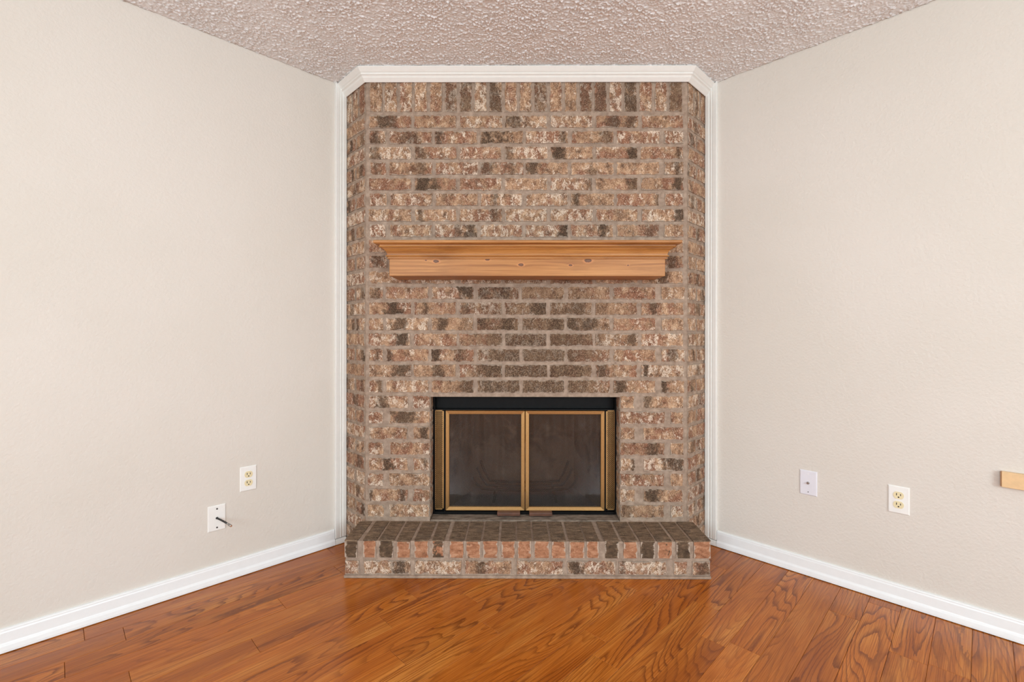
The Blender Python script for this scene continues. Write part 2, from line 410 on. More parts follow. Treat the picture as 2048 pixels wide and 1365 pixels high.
def add_tube(bm, pts, r, seg=8):
    pts = [Vector(q_) for q_ in pts]; rings = []
    for i, q_ in enumerate(pts):
        d = (pts[min(i + 1, len(pts) - 1)] - pts[max(i - 1, 0)]).normalized()
        up = Vector((0, 0, 1)) if abs(d.z) < 0.9 else Vector((0, 1, 0))
        a = d.cross(up).normalized(); b = a.cross(d)
        rr = r[i] if isinstance(r, (list, tuple)) else r
        rings.append([bm.verts.new(q_ + (a * math.cos(2 * math.pi * k / seg) + b * math.sin(2 * math.pi * k / seg)) * rr) for k in range(seg)])
    for i in range(len(rings) - 1):
        for k in range(seg):
            bm.faces.new((rings[i][k], rings[i][(k + 1) % seg], rings[i + 1][(k + 1) % seg], rings[i + 1][k]))
    bm.faces.new(rings[0]); bm.faces.new(rings[-1])
def tube(name, pts, r, mat, parent=None, seg=8, mw=None):
    bm = bmesh.new(); add_tube(bm, pts, r, seg)
    return bm_obj(name, bm, mat, parent, mw, smooth=True)
def prism(name, poly, z0, z1, mat, parent=None):
    n = len(poly)
    v = [(x, y, z0) for x, y in poly] + [(x, y, z1) for x, y in poly]
    f = [tuple(range(n)), tuple(range(n, 2 * n))] + [(i, (i + 1) % n, n + (i + 1) % n, n + i) for i in range(n)]
    return mesh(name, v, f, mat, parent)
def sweep_data(prof, O, U, V, Wd, t0, t1, m0=(0, 0), m1=(0, 0)):
    """profile (px,py) in the plane U,V swept along Wd, ends cut by mitres t + m.(px,py)"""
    n = len(prof); O = Vector(O); U = Vector(U); V = Vector(V); Wd = Vector(Wd)
    v = [O + U * a + V * b + Wd * (t0 + m0[0] * a + m0[1] * b) for a, b in prof]
    v += [O + U * a + V * b + Wd * (t1 + m1[0] * a + m1[1] * b) for a, b in prof]
    f = [tuple(range(n)), tuple(range(n, 2 * n))] + [(i, (i + 1) % n, n + (i + 1) % n, n + i) for i in range(n)]
    return v, f
def sweep(name, prof, O, U, V, Wd, t0, t1, mat, parent=None, m0=(0, 0), m1=(0, 0)):
    v, f = sweep_data(prof, O, U, V, Wd, t0, t1, m0, m1)
    return mesh(name, v, f, mat, parent)

# ------------------------------------------------------------------ room shell
def slab(name, a0, a1, b0, b1, z0, z1, mat, parent=None):
    c = [ab(a0, b0), ab(a1, b0), ab(a1, b1), ab(a0, b1)]
    return prism(name, [(q_.x, q_.y) for q_ in c], z0, z1, mat, parent)
TH = 0.12
floor = struct(slab('floor', -TH, RA + TH, -TH, RB + TH, -0.12, -0.010, 'subfloor'), 'orange-brown oak laminate floor of long narrow planks')
struct(slab('wall_left', -TH, RA + TH, -TH, 0.0, -0.12, H + 0.1, 'wall'), 'beige wall with two white plates, left of the fireplace')
struct(slab('wall_right', -TH, 0.0, 0.0, RB + TH, -0.12, H + 0.1, 'wall'), 'beige wall with a white outlet and jack plate, right of the fireplace')
def wall_with_opening(name, horizontal, lo, hi, win):
    parts = []
    c, w = win['c'], win['w']
    segs = [(lo, c - w / 2, -0.12, H + 0.1), (c + w / 2, hi, -0.12, H + 0.1), (c - w / 2, c + w / 2, -0.12, win['z0']), (c - w / 2, c + w / 2, win['z1'], H + 0.1)]
    vv, ff = [], []
    for s0, s1, z0, z1 in segs:
        if horizontal: cs = [ab(RA, s0), ab(RA + TH, s0), ab(RA + TH, s1), ab(RA, s1)]
        else: cs = [ab(s0, RB), ab(s1, RB), ab(s1, RB + TH), ab(s0, RB + TH)]
        k = len(vv)
        vv += [(q_.x, q_.y, z0) for q_ in cs] + [(q_.x, q_.y, z1) for q_ in cs]
        ff += [tuple(k + i for i in (0, 1, 2, 3)), tuple(k + i for i in (4, 5, 6, 7))] + [(k + i, k + (i + 1) % 4, k + 4 + (i + 1) % 4, k + 4 + i) for i in range(4)]
    return struct(mesh(name, vv, ff, 'wall'))
wall_with_opening('wall_back', True, 0.0, RB, WIN_A)
wall_with_opening('wall_side', False, 0.0, RA, WIN_B)
def window(name, horizontal, win, n):
    vv, ff = [], []
    def bar(s0, s1, z0, z1, d0, d1, store):
        if horizontal: cs = [ab(RA + d0, s0), ab(RA + d1, s0), ab(RA + d1, s1), ab(RA + d0, s1)]
        else: cs = [ab(s0, RB + d0), ab(s1, RB + d0), ab(s1, RB + d1), ab(s0, RB + d1)]
        v_, f_ = store; k = len(v_)
        v_ += [(q_.x, q_.y, z0) for q_ in cs] + [(q_.x, q_.y, z1) for q_ in cs]
        f_ += [tuple(k + i for i in (0, 1, 2, 3)), tuple(k + i for i in (4, 5, 6, 7))] + [(k + i, k + (i + 1) % 4, k + 4 + (i + 1) % 4, k + 4 + i) for i in range(4)]
    c, w, z0, z1 = win['c'], win['w'], win['z0'], win['z1']; fr_ = 0.045
    for s0, s1, a, b in [(c - w / 2, c - w / 2 + fr_, z0, z1), (c + w / 2 - fr_, c + w / 2, z0, z1), (c - w / 2 + fr_, c + w / 2 - fr_, z0, z0 + fr_), (c - w / 2 + fr_, c + w / 2 - fr_, z1 - fr_, z1)]:
        bar(s0, s1, a, b, 0.06, 0.11, (vv, ff))
    for k in range(1, n):
        x = c - w / 2 + w * k / n; bar(x - 0.02, x + 0.02, z0 + fr_, z1 - fr_, 0.06, 0.11, (vv, ff))
    fo = struct(mesh(name, vv, ff, 'white_trim'))
    for k in range(n):
        s0 = c - w / 2 + w * k / n + (fr_ if k == 0 else 0.02); s1 = c - w / 2 + w * (k + 1) / n - (fr_ if k == n - 1 else 0.02)
        v2, f2 = [], []; bar(s0, s1, z0 + fr_, z1 - fr_, 0.083, 0.087, (v2, f2)); mesh('pane', v2, f2, 'window_glass', fo)
window('window_1', True, WIN_A, 2)
window('window_2', False, WIN_B, 3)

# ceiling slab and its sprayed popcorn coat (real lumps over the part in view)
ceil = struct(slab('ceiling', -TH, RA + TH, -TH, RB + TH, H, H + 0.1, 'ceiling'), 'warm white sprayed popcorn ceiling')
nr = np.random.RandomState(4)
def vnoise(X, Y, cell):
    gx, gy = X / cell, Y / cell
    ix, iy = np.floor(gx).astype(int), np.floor(gy).astype(int); fx, fy = gx - ix, gy - iy
    g = nr.rand(1024, 1024)
    fx = fx * fx * (3 - 2 * fx); fy = fy * fy * (3 - 2 * fy)
    G = lambda a, b: g[(ix + a) % 1024, (iy + b) % 1024]
    return (G(0, 0) * (1 - fx) + G(1, 0) * fx) * (1 - fy) + (G(0, 1) * (1 - fx) + G(1, 1) * fx) * fy
st = 0.0025
xs = np.arange(-1.80, 1.80, st); ys = np.arange(-0.75, 0.18, st)
X, Y = np.meshgrid(xs, ys, indexing='ij')
Xj = X + (vnoise(X, Y, 0.009) - .5) * 0.003; Yj = Y + (vnoise(X, Y, 0.009) - .5) * 0.003
big_ = 0.35 + 0.65 * np.clip((vnoise(X, Y, 0.05) - 0.25) / 0.4, 0, 1)
hgt = np.clip((vnoise(X, Y, 0.0046) - 0.52) / 0.28, 0, 1) ** 0.8 * 0.0036 * big_ + np.clip((vnoise(X, Y, 0.0072) - 0.62) / 0.25, 0, 1) * 0.0034 + vnoise(X, Y, 0.0045) * 0.0005
Z = H - 0.0008 - hgt
inside = (np.abs(X) + Y) < K - 0.004
inside &= ~((np.abs(X) < W - 0.01) & (Y > 0.004)) & ~((np.abs(X) + 0 >= W - 0.01) & (Y > np.abs(X) - W + 0.006))
idx = -np.ones(X.shape, int); idx[inside] = np.arange(inside.sum())
q0 = idx[:-1, :-1]; q1 = idx[1:, :-1]; q2 = idx[1:, 1:]; q3 = idx[:-1, 1:]
ok = (q0 >= 0) & (q1 >= 0) & (q2 >= 0) & (q3 >= 0)
F = np.stack([q0[ok], q3[ok], q2[ok], q1[ok]], 1)
V3 = np.stack([Xj[inside], Yj[inside], Z[inside]], 1)
me = bpy.data.meshes.new('popcorn_texture')
me.vertices.add(len(V3)); me.vertices.foreach_set('co', V3.astype(np.float32).ravel())
me.loops.add(F.size); me.loops.foreach_set('vertex_index', F.astype(np.int32).ravel())
me.polygons.add(len(F)); me.polygons.foreach_set('loop_start', np.arange(0, F.size, 4, dtype=np.int32)); me.polygons.foreach_set('loop_total', np.full(len(F), 4, np.int32))
me.update(calc_edges=True); me.materials.append(M['ceiling'])
me.polygons.foreach_set('use_smooth', np.ones(len(F), bool))
pop = link(bpy.data.objects.new('popcorn_texture', me), ceil); pop['kind'] = 'stuff'

# floor planks, parallel to the left wall
PW, N0, PL = 0.1028, 0.018, 0.93
t_known = {0: -1.612, 1: -1.505, 2: -1.667, 3: -1.022, 5: -1.18, 6: -0.605, 7: -0.78, 8: -0.444, 9: -0.852, 10: -0.517, 14: -0.364}
plank_cache = {}
def plank_mesh(L, w):
    key = (round(L, 3), round(w, 3))
    if key not in plank_cache:
        bm = bmesh.new(); hl, hw, ch = L / 2 - 0.0005, w / 2 - 0.0004, 0.0009
        def ring(dx, dy, z): return [bm.verts.new((sx * (hl - dx), sy * (hw - dy), z)) for sx, sy in ((-1, -1), (1, -1), (1, 1), (-1, 1))]
        r0, r1, r2 = ring(0, 0, -0.010), ring(0, 0, -ch), ring(ch, ch, 0.0)
        for a, b in ((r0, r1), (r1, r2)):
            for i in range(4): bm.faces.new((a[i], a[(i + 1) % 4], b[(i + 1) % 4], b[i]))
        bm.faces.new(r2)
        me_ = bpy.data.meshes.new('plank'); bm.to_mesh(me_); bm.free(); me_.materials.append(M['plank'])
        plank_cache[key] = me_
    return plank_cache[key]
row = -1
while True:
    n0 = N0 + row * PW; n1 = min(n0 + PW, RB); n0 = max(n0, 0.0)
    if n0 >= RB - 0.005: break
    tj = t_known.get(row, rng.uniform(-2.0, -2.0 + PL))
    a_j = K * R2 - tj                          # a coordinate of one joint
    cuts = sorted({0.0, RA} | {a_j + k * PL for k in range(-6, 7) if 0.02 < a_j + k * PL < RA - 0.02})
    for a0, a1 in zip(cuts[:-1], cuts[1:]):
        c = ab((a0 + a1) / 2, (n0 + n1) / 2)
        # planks wholly under the chimney breast are left out
        if c.y > E and a1 < 1.30: continue
        o = bpy.data.objects.new('plank', plank_mesh(a1 - a0, n1 - n0))
        link(o, floor); o.location = c; o.rotation_euler = (0, 0, math.radians(45) + (math.pi if rng.random() < .5 else 0))
    row += 1

# baseboards: flat board with a bead on top and a shoe moulding at the foot
BASE = [(0, 0.003), (0.021, 0.003), (0.021, 0.012), (0.019, 0.024), (0.0145, 0.031), (0.0135, 0.034), (0.0125, 0.068), (0.011, 0.073), (0.011, 0.077), (0.008, 0.081), (0.0, 0.082)]
S0 = math.sqrt(2) * (W + E)                    # distance of the breast from the hidden corner along a wall
struct(sweep('baseboard_left', BASE, ab(0, 0), B_DIR, (0, 0, 1), A_DIR, S0 + 0.066, RA, 'white_base'), 'white baseboard with shoe moulding along the left wall')
struct(sweep('baseboard_right', BASE, ab(0, 0), A_DIR, (0, 0, 1), B_DIR, S0 + 0.066, RB, 'white_base'), 'white baseboard with shoe moulding along the right wall')
SHOE = [(0, 0.003), (0.021, 0.003), (0.021, 0.012), (0.018, 0.024), (0.012, 0.029), (0, 0.030)]
struct(sweep('baseboard_back', BASE, ab(RA, 0), -A_DIR, (0, 0, 1), B_DIR, 0.02, RB - 0.02, 'white_base'))

# white casing around the brickwork
CW = 0.062
CAS = [(0, 0.0), (0, 0.012), (0.002, 0.0135), (0.019, 0.0165), (0.0196, 0.0135), (0.026, 0.0138), (0.032, 0.0172), (0.0355, 0.0165), (0.036, 0.0138), (0.042, 0.0165), (0.060, 0.0185), (CW, 0.0165), (CW, 0.0)]
def vertical_casing(name, Udir, Vdir, label):
    O = Vector((0, K, 0)) + Udir * (S0 + 0.002)
    o = sweep(name, CAS, O, Udir, Vdir, (0, 0, 1), 0.034, H - 0.061, 'white_trim', None, (0, 0), (0.97, 0))
    v, f = sweep_data([(a, b) for a, b in SHOE], Vector((0, K, 0)), Vdir, (0, 0, 1), Udir, S0 + 0.006, S0 + 0.064)
    me2 = bpy.data.meshes.new('shoe'); me2.from_pydata([tuple(q_) for q_ in v], [], f)
    bm = bmesh.new(); bm.from_mesh(o.data); bm.from_mesh(me2); bmesh.ops.recalc_face_normals(bm, faces=bm.faces); bm.to_mesh(o.data); bm.free()
    bpy.data.meshes.remove(me2)
    return struct(o, label)
vertical_casing('trim_1', A_DIR, B_DIR, 'white upright casing between left wall and brick')
vertical_casing('trim_2', B_DIR, A_DIR, 'white upright casing between right wall and brick')
T22 = math.tan(math.radians(22.5))
RL = math.sqrt(2) * E
DOWN, OUT = 0.059, 0.044                        # the sprung moulding drops DOWN on the brick and reaches OUT along the ceiling
cl = math.hypot(DOWN, OUT); cu = (OUT / cl, DOWN / cl); cv = (DOWN / cl, -OUT / cl)
SPR = [(cl / CW * a * cu[0] + (b - .004 if b > 0 else 0.001) * cv[0], min(DOWN - .0002, cl / CW * a * cu[1] + (b - .004 if b > 0 else 0.001) * cv[1])) for a, b in CAS]
Ztop = H - DOWN
struct(sweep('trim_3', SPR, (0, 0, Ztop), (0, -1, 0), (0, 0, 1), (1, 0, 0), -W, W, 'white_trim', None, (-T22, 0), (T22, 0)), 'white moulding across the top of the brick face')
def corner_trim(name, sgn, label):
    far = Vector((sgn * (W + E), E, Ztop)); d = Vector((-sgn * R2, -R2, 0)); nrm = Vector((sgn * R2, -R2, 0))
    return struct(sweep(name, SPR, far, nrm, (0, 0, 1), d, 0.0005, RL, 'white_trim', None, (0, 0), (T22, 0)), label)
corner_trim('trim_4', -1, 'white moulding over the left brick return')
corner_trim('trim_5', 1, 'white moulding over the right brick return')

# ------------------------------------------------------------------ brick fireplace
OX0, OX1, OZ1 = -0.481, 0.470, 0.795
fire = thing('brick_fireplace', (0, 0, 0), 'tumbled brown brick corner fireplace with a raised hearth, rising to the ceiling', 'fireplace')
MR = 0.0034                                       # mortar lies this far behind the brick faces
q8 = MR / math.cos(math.radians(22.5)) * math.cos(math.radians(67.5))
def chimney():
    we, ye = W - MR * T22, MR
    far = (W + E - MR * R2, E + MR * R2)
    polys = [([(-we, ye), (we, ye), (far[0] - .002, far[1]), (0.60, 0.50), (-0.60, 0.50), (-far[0] + .002, far[1])], OZ1, H),
             ([(-we, ye), (OX0 - .003, ye), (OX0 - .003, 0.50), (-0.60, 0.50), (-far[0] + .002, far[1])], 0.0, OZ1),
             ([(OX1 + .003, ye), (we, ye), (far[0] - .002, far[1]), (0.60, 0.50), (OX1 + .003, 0.50)], 0.0, OZ1)]
    vv, ff = [], []
    for poly, z0, z1 in polys:
        k, n = len(vv), len(poly)
        vv += [(x, y, z0) for x, y in poly] + [(x, y, z1) for x, y in poly]
        ff += [tuple(range(k, k + n)), tuple(range(k + n, k + 2 * n))] + [(k + i, k + (i + 1) % n, k + n + (i + 1) % n, k + n + i) for i in range(n)]
    return mesh('chimney_breast', vv, ff, 'mortar', fire)
breast = chimney(); breast['label'] = 'grey-brown mortar body set with brown bricks'

brick_cache = {}
def brick_mesh(L, Hh, var, depth=0.013, mats=('brick',)):
    key = (round(L, 3), round(Hh, 3), var, mats)
    if key in brick_cache: return brick_cache[key]
    r = random.Random(hash(key[:3]) & 0xffff)
    hl, hh = L / 2, Hh / 2
    nl = 4 if L > Hh else 1; nh = 1 if L > Hh else 4
    if L < 1.6 * Hh and L > Hh / 1.6: nl = nh = 2
    pts = []
    for k in range(nl): pts.append((-hl + L * k / nl, -hh, 0, -1))
    for k in range(nh): pts.append((hl, -hh + Hh * k / nh, 1, 0))
    for k in range(nl): pts.append((hl - L * k / nl, hh, 0, 1))
    for k in range(nh): pts.append((-hl, hh - Hh * k / nh, -1, 0))
    n = len(pts); vv = []
    for x, z, ax, az in pts:
        ins = r.uniform(0.0006, 0.0036); sx = 1 - ins / hl; sz = 1 - ins / hh
        vv.append((x * sx + r.uniform(-.001, .001), r.uniform(-.0012, .0012), z * sz + r.uniform(-.001, .001)))
    for x, z, ax, az in pts:
        vv.append((x + r.uniform(-.0008, .0008), depth, z + r.uniform(-.0008, .0008)))
    ff = [tuple(range(n))] + [(i, n + i, n + (i + 1) % n, (i + 1) % n) for i in range(n)]
    me_ = bpy.data.meshes.new('brick'); me_.from_pydata(vv, [], ff); me_.update()
    bm = bmesh.new(); bm.from_mesh(me_); bm.normal_update()
    if bm.faces[:][0].normal.y > 0: bmesh.ops.reverse_faces(bm, faces=bm.faces[:])
    bm.to_mesh(me_); bm.free()
    for m in mats: me_.materials.append(M[m])
    brick_cache[key] = me_
    return me_
def put_brick(parent, x, y, z, L, Hh, rot=0.0, tone=None, a=(0, 0, 0), b=(0, 0, 0), val=1.0):
    o = bpy.data.objects.new('brick', brick_mesh(L, Hh, rng.randrange(6))); link(o, parent)
    o.location = (x, y + rng.uniform(-.0012, .0012), z); o.rotation_euler = (rng.uniform(-.012, .012), 0, rot)
    o['tone'] = list(tone or (rng.uniform(.2, .8), rng.uniform(.1, .9), rng.uniform(.95, 1.09))); o['half_size'] = [L / 2, 0.1, Hh / 2]
    o['patch_a'] = list(a); o['patch_b'] = list(b)
    return o

# charcoal flashes noted on the face: pixel x, y, half width in pixels, strength
FL = [(933,213,12,.8),(990,211,13,.95),(899,169,10,.7),(767,239,10,.8),(784,248,8,.7),(1026,246,15,.8),(753,276,8,.8),(818,268,15,.6),(877,274,8,.8),(978,272,15,.95),
(1004,276,14,.9),(751,306,10,.7),(838,304,12,.7),(1016,304,8,.7),(753,337,8,.6),(838,333,12,.5),(976,331,15,.6),(1026,331,10,.6),(848,365,17,.95),(873,361,8,.9),
(1076,169,12,.6),(1169,173,12,.6),(1202,207,14,.75),(1265,213,13,.95),(1355,169,12,.7),(1228,240,12,.7),(1265,244,10,.7),(1127,268,6,.7),(1214,272,10,.6),(1115,306,13,.95),
(1265,306,11,.95),(1357,304,6,.7),(1066,335,10,.85),(1184,331,8,.6),(1355,335,7,.8),(1185,365,10,.7),(1265,365,9,.7),(1355,369,8,.9),(990,404,6,.7),(840,423,9,.6),
(990,427,8,.6),(943,459,14,.85),(917,461,6,.6),(1133,461,12,.95),(1206,457,12,.95),(1297,461,12,.5),(1357,429,11,.95),(1153,398,5,.8),(1319,396,8,.7),(753,524,13,.7),
(1343,524,12,.7),(1327,558,12,.8),(925,586,16,.95),(966,578,10,.7),(1006,588,14,.7),(751,586,8,.7),(788,619,12,.95),(852,619,7,.8),(931,615,10,.7),(1080,613,16,.9),
(1307,623,8,.8),(1153,619,20,.6),(796,646,14,.8),(885,652,8,.8),(966,650,10,.8),(1012,652,14,.9),(802,679,12,.95),(779,713,5,.8),(872,711,8,.95),(755,715,5,.7),
(919,715,8,.7),(805,743,14,.85),(877,743,11,.75),(976,743,12,.7),(761,766,5,.7),(937,768,10,.7),(976,772,15,.7),(761,810,10,.8),(806,836,25,.85),(848,867,8,.9),
(1111,648,12,.8),(1145,650,10,.9),(1177,652,14,.8),(1266,677,8,.8),(1345,717,9,.7),(1202,745,10,.8),(1292,743,4,.9),(1238,774,12,.9),(1328,778,5,.95),(1295,806,9,.8),
(773,928,12,.9),(850,928,6,.8),(741,985,3,.8),(804,991,5,.7),(788,1017,6,.7),(1307,908,14,.8),(1349,934,18,.9),(1266,940,5,.8),(1307,999,15,.95),(1258,1027,12,.6)]
flashes = []
for fx_, fy_, fr_, fs_ in FL:
    P_ = px_to_plane(fx_, fy_, 0.0); flashes.append((P_.x, P_.z, fr_ / 397.0, fs_))
def face_brick(x0, x1, z0, z1):
    cx, cz = (x0 + x1) / 2, (z0 + z1) / 2
    got = [(f[0] - cx, f[2] * 1.15, f[3]) for f in flashes if x0 - .004 <= f[0] <= x1 + .004 and z0 - .008 <= f[1] <= z1 + .008]
    if z1 - z0 > x1 - x0:                       # soldiers: the flash is across the whole width, keep it by x only
        got = [(g[0], 0.05, g[2] * .85) for g in got]
    got = (got + [(0, 0, 0), (0, 0, 0)])[:2]
    put_brick(breast, cx, 0.0, cz, x1 - x0, z1 - z0, 0.0, None, got[0], got[1])
CZ0, CP, BH = 0.1872, 0.07844, 0.0662             # bottom course, course pitch, brick height
BP, JT = 0.2283, 0.0125
def course_spans(i):
    if i % 2 == 1:
        return [(-0.794 + BP * k, -0.794 + BP * k + BP - JT) for k in range(7)]
    if i <= 10:
        s = [(-0.792, -0.703)] + [(-0.688 + BP * k, -0.688 + BP * k + BP - JT) for k in range(6)] + [(0.692, 0.790)]
    else:
        s = [(-0.794, -0.720)] + [(-0.706 + BP * k, -0.706 + BP * k + BP - JT) for k in range(6)] + [(0.676, 0.797)]
    return s
for i in range(1, 27):
    z0 = CZ0 + (26 - i) * CP; z1 = z0 + BH
    if i < 19:
        spans = course_spans(i)
    elif i % 2 == 1:
        spans = [(-0.794, -0.595), (-0.573, OX0 - .003), (OX1 + .003, 0.548), (0.588, 0.792)]
    else:
        spans = [(-0.797, -0.716), (-0.690, OX0 - .003), (OX1 + .003, 0.697), (0.724, 0.792)]
    for x0, x1 in spans:
        x0 += rng.uniform(-.003, .003) if abs(x0 - OX1) > .02 else 0; x1 += rng.uniform(-.003, .003) if abs(x1 - OX0) > .02 else 0
        face_brick(x0, x1, z0 + rng.uniform(-.001, .001), z1 + rng.uniform(-.001, .001))
# soldier course under the moulding
SZ0 = CZ0 + 26 * CP + 0.004
xs_ = -0.790; sp = 1.584 / 21
for k in range(21):
    face_brick(xs_ + k * sp + rng.uniform(-.002, .002), xs_ + k * sp + sp - 0.0105, SZ0, H - 0.030)
# angled returns
for sgn in (-1, 1):
    rot = math.radians(45) * sgn
    d = Vector((sgn * R2, R2, 0)); c0 = Vector((sgn * W, 0, 0))
    for i in range(0, 29):
        if i == 0: z0, z1 = SZ0, H - 0.03
        else: z0 = CZ0 + (26 - i) * CP; z1 = z0 + BH
        sp_ = [(0.010, RL - 0.006)] if i % 2 else [(0.010, 0.100), (0.113, RL - 0.006)]
        if i == 0: sp_ = [(0.010, 0.070), (0.082, 0.142), (0.154, RL - 0.006)]
        for s0, s1 in sp_:
            c = c0 + d * ((s0 + s1) / 2)
            pa = (rng.uniform(-.05, .05), rng.uniform(.015, .035), rng.uniform(.5, .9)) if rng.random() < .4 else (0, 0, 0)
            put_brick(breast, c.x, c.y, (z0 + z1) / 2, s1 - s0, z1 - z0, rot, None, pa)
# reveal bricks beside the opening
for sgn, x in ((-1, OX0), (1, OX1)):
    for i in range(19, 27):
        z0 = CZ0 + (26 - i) * CP
        o = put_brick(breast, x - sgn * 0.0005 * 0, 0.046, z0 + BH / 2, 0.068, BH, math.radians(90) * (1 if sgn < 0 else -1))
        o.location.y = 0.046

# hearth
hearth = box('hearth', -HEARTH_W + .004, HEARTH_W - .004, -HEARTH_D + .004, 0.004, 0.0, HEARTH_Z - .004, 'mortar', fire)
hearth['label'] = 'raised brick hearth with a row of orange-ended bricks on edge'
box('hearth_sill', OX0, OX1, 0.0, 0.12, 0.10, HEARTH_Z + 0.004, 'dirty_mortar', hearth, 0.002)
box('mortar_skirt', -HEARTH_W - .003, HEARTH_W + .003, -HEARTH_D - .004, -0.01, 0.0005, 0.013, 'mortar', hearth, 0.004)
row_px = [(688.6,714.3),(726,751),(757.8,786.5),(793.4,820),(829,856.7),(864.6,887),(899.3,927),(932.9,960.6),(966.5,995.2),(1003.1,1029.8),(1035.8,1061.9),
          (1068.8,1097.5),(1103.4,1131.1),(1139,1168.7),(1173.6,1197.5),(1210.2,1237.9),(1246.8,1274.5),(1281.5,1309.2),(1315.1,1343.8),(1352.7,1380.4),(1387.3,1417)]
dark_end = {0: 1.0, 2: 0.66, 5: 0.55, 15: 0.95, 17: 0.92, 19: 0.98}
for k, (a, b) in enumerate(row_px):
    x0 = px_to_plane(a, 1096, -HEARTH_D).x; x1 = px_to_plane(b, 1096, -HEARTH_D).x
    x0 = max(x0, -HEARTH_W); x1 = min(x1, HEARTH_W)
    if k == 0: x0 = -HEARTH_W
    if k == 20: x1 = HEARTH_W
    yb = -0.012; zt = HEARTH_Z + rng.uniform(-.001, .0015); zb = 0.094; yf = -HEARTH_D + rng.uniform(-.0015, .0015)
    r = random.Random(k); j = lambda: r.uniform(-.0012, .0012)
    cx = (x0 + x1) / 2; hw = (x1 - x0) / 2; c = 0.004
    V = [(-hw + j(), yf, zb + j()), (hw + j(), yf, zb + j()), (hw + j(), yf + j(), zt - c + j()), (-hw + j(), yf + j(), zt - c + j()),
         (-hw - .002 + j(), yf + c, zt), (hw + .002 + j(), yf + c, zt), (hw + .0025 + j(), yb, zt), (-hw - .0025 + j(), yb, zt), (hw, yb, zb), (-hw, yb, zb)]
    V = [(x, y + HEARTH_D, z - zb) for x, y, z in V]
    Fc = [(0, 1, 2, 3), (3, 2, 5, 4), (4, 5, 6, 7), (1, 8, 6, 5, 2), (0, 3, 4, 7, 9)]
    o = mesh('brick', V, Fc, None, hearth, mats=['brick_end', 'brick_top'], midx=[0, 1, 1, 1, 1])
    o.location = (cx, -HEARTH_D, zb); o['tone'] = [dark_end.get(k, rng.uniform(0.15, 0.38)), .5, 1.0]; o['half_size'] = [hw, .1, .04]
str_x = [(-HEARTH_W, -.762), (-.744, -.528), (-.514, -.298), (-.284, -.068), (-.048, .165), (.181, .402), (.413, .634), (.663, .728), (.749, HEARTH_W)]
sfl = {1: (.06, .03, .9), 3: (-.03, .02, .7), 5: (-.07, .035, .9), 6: (-.09, .015, .7), 8: (0.01, .03, .7)}
for k, (x0, x1) in enumerate(str_x):
    put_brick(hearth, (x0 + x1) / 2, -HEARTH_D, 0.0495, x1 - x0, 0.064, 0.0, (rng.uniform(.35, .8), rng.uniform(.4, .9), rng.uniform(.95, 1.09)), sfl.get(k, (0, 0, 0)))
for sgn in (-1, 1):                              # ends of the hearth
    put_brick(hearth, sgn * HEARTH_W, -0.115, 0.0495, 0.205, 0.064, math.radians(90) * sgn)

# ------------------------------------------------------------------ mantel
MZ0, MZ1 = 1.384, 1.467
mant = thing('mantel_shelf', (0, -0.02, MZ0), 'knotty golden pine mantel shelf with crown moulding on the brick face', 'mantel')
box('fascia_box', -0.645, 0.645, FASC, -0.004, MZ0, MZ1 + 0.03, 'pine_fascia', mant, 0.0015)
# crown: (projection from the box, height above its foot)
CR = [(-0.012, 0), (0.006, 0), (0.0085, 0.0015), (0.0085, 0.0045), (0.005, 0.0060), (0.005, 0.0090), (0.0125, 0.0105), (0.0140, 0.0130), (0.0125, 0.0155), (0.0085, 0.0165),
      (0.0090, 0.024), (0.0125, 0.033), (0.0190, 0.0410), (0.0270, 0.0460), (0.0275, 0.0480), (0.0370, 0.0490), (0.0395, 0.0515), (0.0375, 0.0545), (0.0360, 0.0550), (0.0360, 0.0605), (0.0480, 0.0620), (0.0560, 0.0635), (0.0590, 0.067), (0.0590, 0.074), (0.0575, 0.0770), (-0.012, 0.0770)]
MZC = MZ1 - 0.004
vv, ff = [], []
def addsw(d):
    k = len(vv); vv.extend(d[0]); ff.extend([tuple(i + k for i in q_) for q_ in d[1]])
def crown(name, data):
    mesh(name, data[0], data[1], 'pine_crown', mant)
crown('crown_moulding', sweep_data(CR, (0, FASC, MZC), (0, -1, 0), (0, 0, 1), (1, 0, 0), -0.645, 0.645, (-1, 0), (1, 0)))
for sgn in (-1, 1):
    crown('crown_return', sweep_data(CR, (sgn * 0.645, 0, MZC), (sgn, 0, 0), (0, 0, 1), (0, -1, 0), 0.004, -FASC, (0, 0), (1, 0)))
box('shelf_board', -0.640, 0.640, FASC + 0.006, -0.004, MZC + 0.062, MZC + 0.0765, 'pine_crown', mant)

# ------------------------------------------------------------------ insert with glass doors
IY = 0.075
ins = thing('fireplace_insert', (0, IY, HEARTH_Z + .004), 'black metal fireplace insert with two brass-framed glass doors', 'insert')
bm = bmesh.new()
zb = HEARTH_Z + 0.0045
add_box(bm, -0.479, -0.470, IY - .004, IY + .05, zb, OZ1 - .002); add_box(bm, 0.461, 0.468, IY - .004, IY + .05, zb, OZ1 - .002)
add_box(bm, -0.470, 0.461, IY + .03, IY + .036, 0.722, OZ1 - .002)                  # recessed lintel plate
add_box(bm, -0.470, 0.461, IY - .004, IY + .036, 0.7165, 0.7225, .001)             # ledge bar
add_box(bm, -0.470, 0.461, IY - .006, IY + .04, zb, 0.190, .001)                    # sill bar
add_box(bm, -0.470, -0.418, IY + .012, IY + .02, 0.190, 0.7165); add_box(bm, 0.411, 0.461, IY + .012, IY + .02, 0.190, 0.7165)   # behind the grilles
add_box(bm, -0.422, -0.4175, IY - .002, IY + .02, 0.190, 0.7165, .0005); add_box(bm, 0.4105, 0.415, IY - .002, IY + .02, 0.190, 0.7165, .0005)
bm_obj('frame', bm, 'black_metal', ins)
